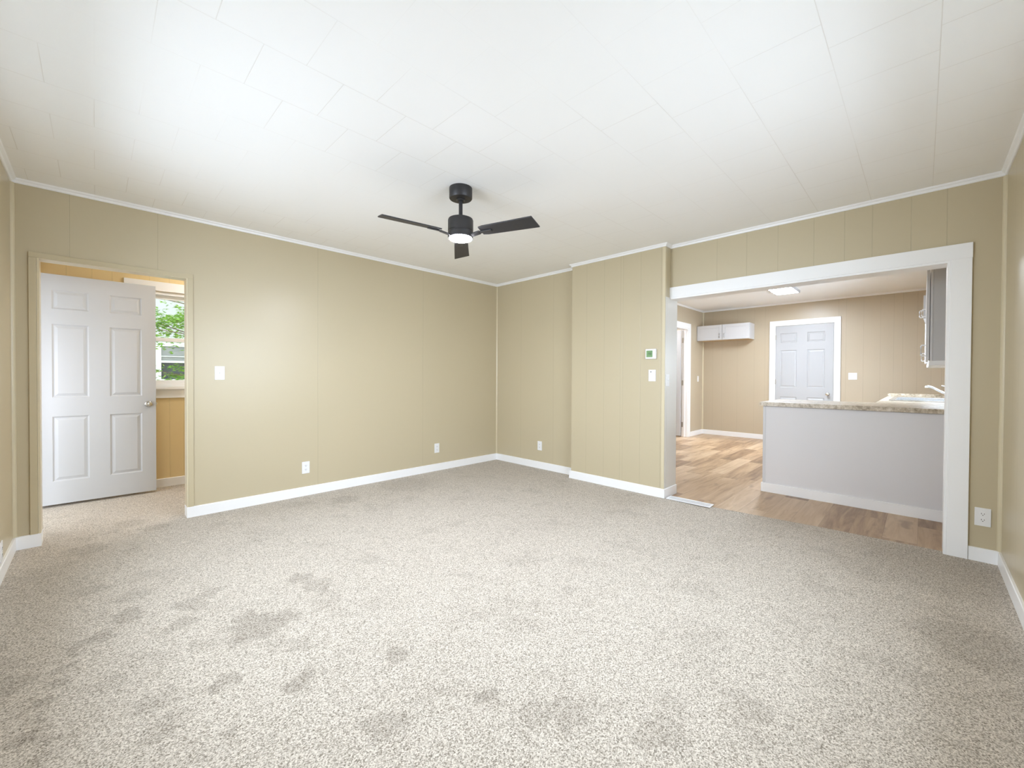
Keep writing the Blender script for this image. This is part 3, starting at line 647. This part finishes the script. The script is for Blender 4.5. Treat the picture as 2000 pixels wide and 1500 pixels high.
# local: x along -Y world (to the right in the photo), y into the wall
obj('body', lambda b: bx(b, (-.488, -.320, 0), (.488, 0, .305)), M['cab_light'], c)
box('underside', (-.470, -.305, -.003), (.470, -.01, .0), M['cab_wood'], c)
for s in (-1, 1):
    x0, x1 = (-.484, -.003) if s < 0 else (.003, .484)
    d = obj('door', lambda b: shaker(b, x0, x1, -.341, .020, .004, .301), M['cab_light'], c, bevel=.0015)
    obj('handle', lambda b: dhandle(b, s*.045, -.341, .045, .125, (0, -1, 0)), M['nickel'], d, smooth=True)
def right_cab(label, x0, x1, z0, z1, ajar, handles, doors=1, mt='cab', edge='cab_light'):
    """cabinet on the kitchen's right wall (faces +y)"""
    c = thing('wall_cabinet', label, 'cabinet', (x0, Dy, z0))
    w, h = x1-x0, z1-z0; D = .308
    box('body', (0, .001, 0), (w, D, h), M[mt], c)
    box('face_frame', (-.004, D, 0), (w, D+.016, h), M[edge], c, bevel=.001)
    box('light_rail', (-.002, .002, -.038), (w, D+.02, 0), M['cab_white'], c, bevel=.001)
    n = doors; dw = w/n
    for k in range(n):
        def df(b):
            shaker(b, .0, dw-.006, 0, .020, .012, h-.006)
        d = obj('door', df, M['cab_light'], c, bevel=.001); a = ajar[k]
        if a >= 0: d.location = (k*dw+.003, D+.020, 0); d.rotation_euler.z = a     # hinged on near side
        else:
            # hinged on the far side: place so that its far edge stays on the frame
            d.location = ((k+1)*dw-.003-(dw-.006)*math.cos(a), D+.020-(dw-.006)*math.sin(a), 0); d.rotation_euler.z = a
        hx, hz0, hz1 = handles[k]
        obj('handle', lambda b: dhandle(b, hx, .020, hz0, hz1, (0, 1, 0)), M['plastic'], d, smooth=True)
    return c
right_cab('tall grey wall cabinet at the near end right of the kitchen opening', 5.10, 5.95, 1.345, 2.145, (0.0, 0.0), ((.39, .06, .16), (.03, .06, .16)), 2)
right_cab('short grey wall cabinet above the sink window', 6.02, 7.30, 1.86, 2.145, (0.0, -0.03), ((.57, .03, .11), (.03, .03, .11)), 2)
right_cab('tall grey wall cabinet at the far end past the sink window', 7.42, 8.30, 1.375, 2.145, (0.0, 0.0), ((.40, .05, .15), (.03, .05, .15)), 2)
# ------------------------------------------------------------------ outdoors
struct(box('ground', (-20, -20, -.75), (30, 30, -.6), M['bounce_ground']), 'unseen pale ground outside, toned to bounce light indoors')
nb = thing('neighbour_house', 'pale lap-sided house seen through the entry window', 'house', (0, 9.0, -.6))
box('wall', (-4, 0, 0), (8, .2, 4.4), M['siding'], nb)
def nwin(x0, x1, z0, z1):
    f = obj('window', lambda b: (bx(b, (x0-.09, -.04, z0-.09), (x0, .0, z1+.09)), bx(b, (x1, -.04, z0-.09), (x1+.09, .0, z1+.09)), bx(b, (x0, -.04, z0-.12), (x1, 0, z0)), bx(b, (x0, -.04, z1), (x1, 0, z1+.12)),
        bx(b, (x0, -.03, z0+(z1-z0)*.50), (x1, 0, z0+(z1-z0)*.56)), bx(b, (x0, -.028, z0+(z1-z0)*.68), (x1, -.002, z0+(z1-z0)*.70))), M['ext_trim'], nb)
    box('pane', (x0, -.006, z0), (x1, -.001, z0+(z1-z0)*.5), M['ext_glass'], f)
    def bl(b):
        k = z0+(z1-z0)*.56
        while k < z1-.01: bx(b, (x0, -.016, k), (x1, -.004, k+.014)); k += .019
    obj('blind', bl, mat('grey_blind', (.42, .44, .46), .6), f)
nwin(.77, 1.75, 1.72, 2.27); nwin(-2.2, -1.2, 1.72, 2.5)
tree = thing('maple_tree', 'green maple tree with fine leafy twigs outside the entry window', 'tree', (1.9, 7.7, -.6))
def trunk(b):
    tube(b, [(0, 0, 0), (.03, .02, .9), (-.02, 0, 1.6), (-.1, .02, 2.3), (-.15, 0, 3.2)], [.07, .06, .05, .035, .01], 10)
    for (z, dx, dz, dy) in ((1.5, -1.3, .35, -.1), (1.9, -1.6, .75, .1), (2.2, -1.5, .25, -.2), (2.3, .9, .8, .1), (1.4, .8, .5, 0), (2.5, -1.1, .9, .1), (1.7, -1.25, .1, -.25), (2.6, -1.6, .35, .1)):
        tube(b, [(-.02, 0, z), (dx*.5, dy*.5, z+dz*.62), (dx, dy, z+dz)], [.016, .009, .003], 6)
obj('trunk', trunk, M['bark'], tree, smooth=True)
def leaves(b):
    rnd = random.Random(5)
    def leaf(c, s, rot, tilt, rol):
        M_ = Matrix.Translation(c) @ Matrix.Rotation(rot, 4, 'Z') @ Matrix.Rotation(tilt, 4, 'X') @ Matrix.Rotation(rol, 4, 'Y')
        pts = []
        for a, r in ((0, .25), (25, .9), (42, .42), (68, 1.05), (80, .5), (90, 1.25), (100, .5), (112, 1.05), (138, .42), (155, .9), (180, .25), (270, .15)):
            pts.append(M_ @ Vector((r*s*math.cos(math.radians(a)), r*s*math.sin(math.radians(a)), -.15*s*abs(math.cos(math.radians(a))))))
        b.faces.new([b.verts.new(p) for p in pts])
    cl = []
    for k in range(34): cl.append((rnd.uniform(-1.7, .6), rnd.uniform(-.35, .35), rnd.uniform(2.15, 2.78), .20))     # upper mass
    for k in range(10): cl.append((rnd.uniform(-1.1, .5), rnd.uniform(-.3, .3), rnd.uniform(1.62, 2.05), .14))
    for k in range(5): cl.append((rnd.uniform(-1.45, -1.1), rnd.uniform(-.3, .3), rnd.uniform(1.55, 1.95), .09))
    for k in range(16): cl.append((rnd.uniform(-1.45, -.8), rnd.uniform(-.5, .3), rnd.uniform(2.25, 2.72), .13))
    for k in range(7): cl.append((rnd.uniform(-1.12, -.85), rnd.uniform(-.3, .3), rnd.uniform(1.68, 2.08), .09))
    for k in range(50): cl.append((rnd.uniform(-1.6, 1.2), rnd.uniform(-.6, .6), rnd.uniform(2.9, 4.2), .28))
    for (x, y, z, r) in cl:
        for i in range(int(46*r/.2)):
            leaf((x+rnd.gauss(0, r*.7), y+rnd.gauss(0, r*.6), z+rnd.gauss(0, r*.30)), rnd.uniform(.03, .05), rnd.uniform(0, 6.28), rnd.uniform(-.9, .9), rnd.uniform(-.5, .5))
lv = obj('foliage', leaves, M['leaf'], tree)
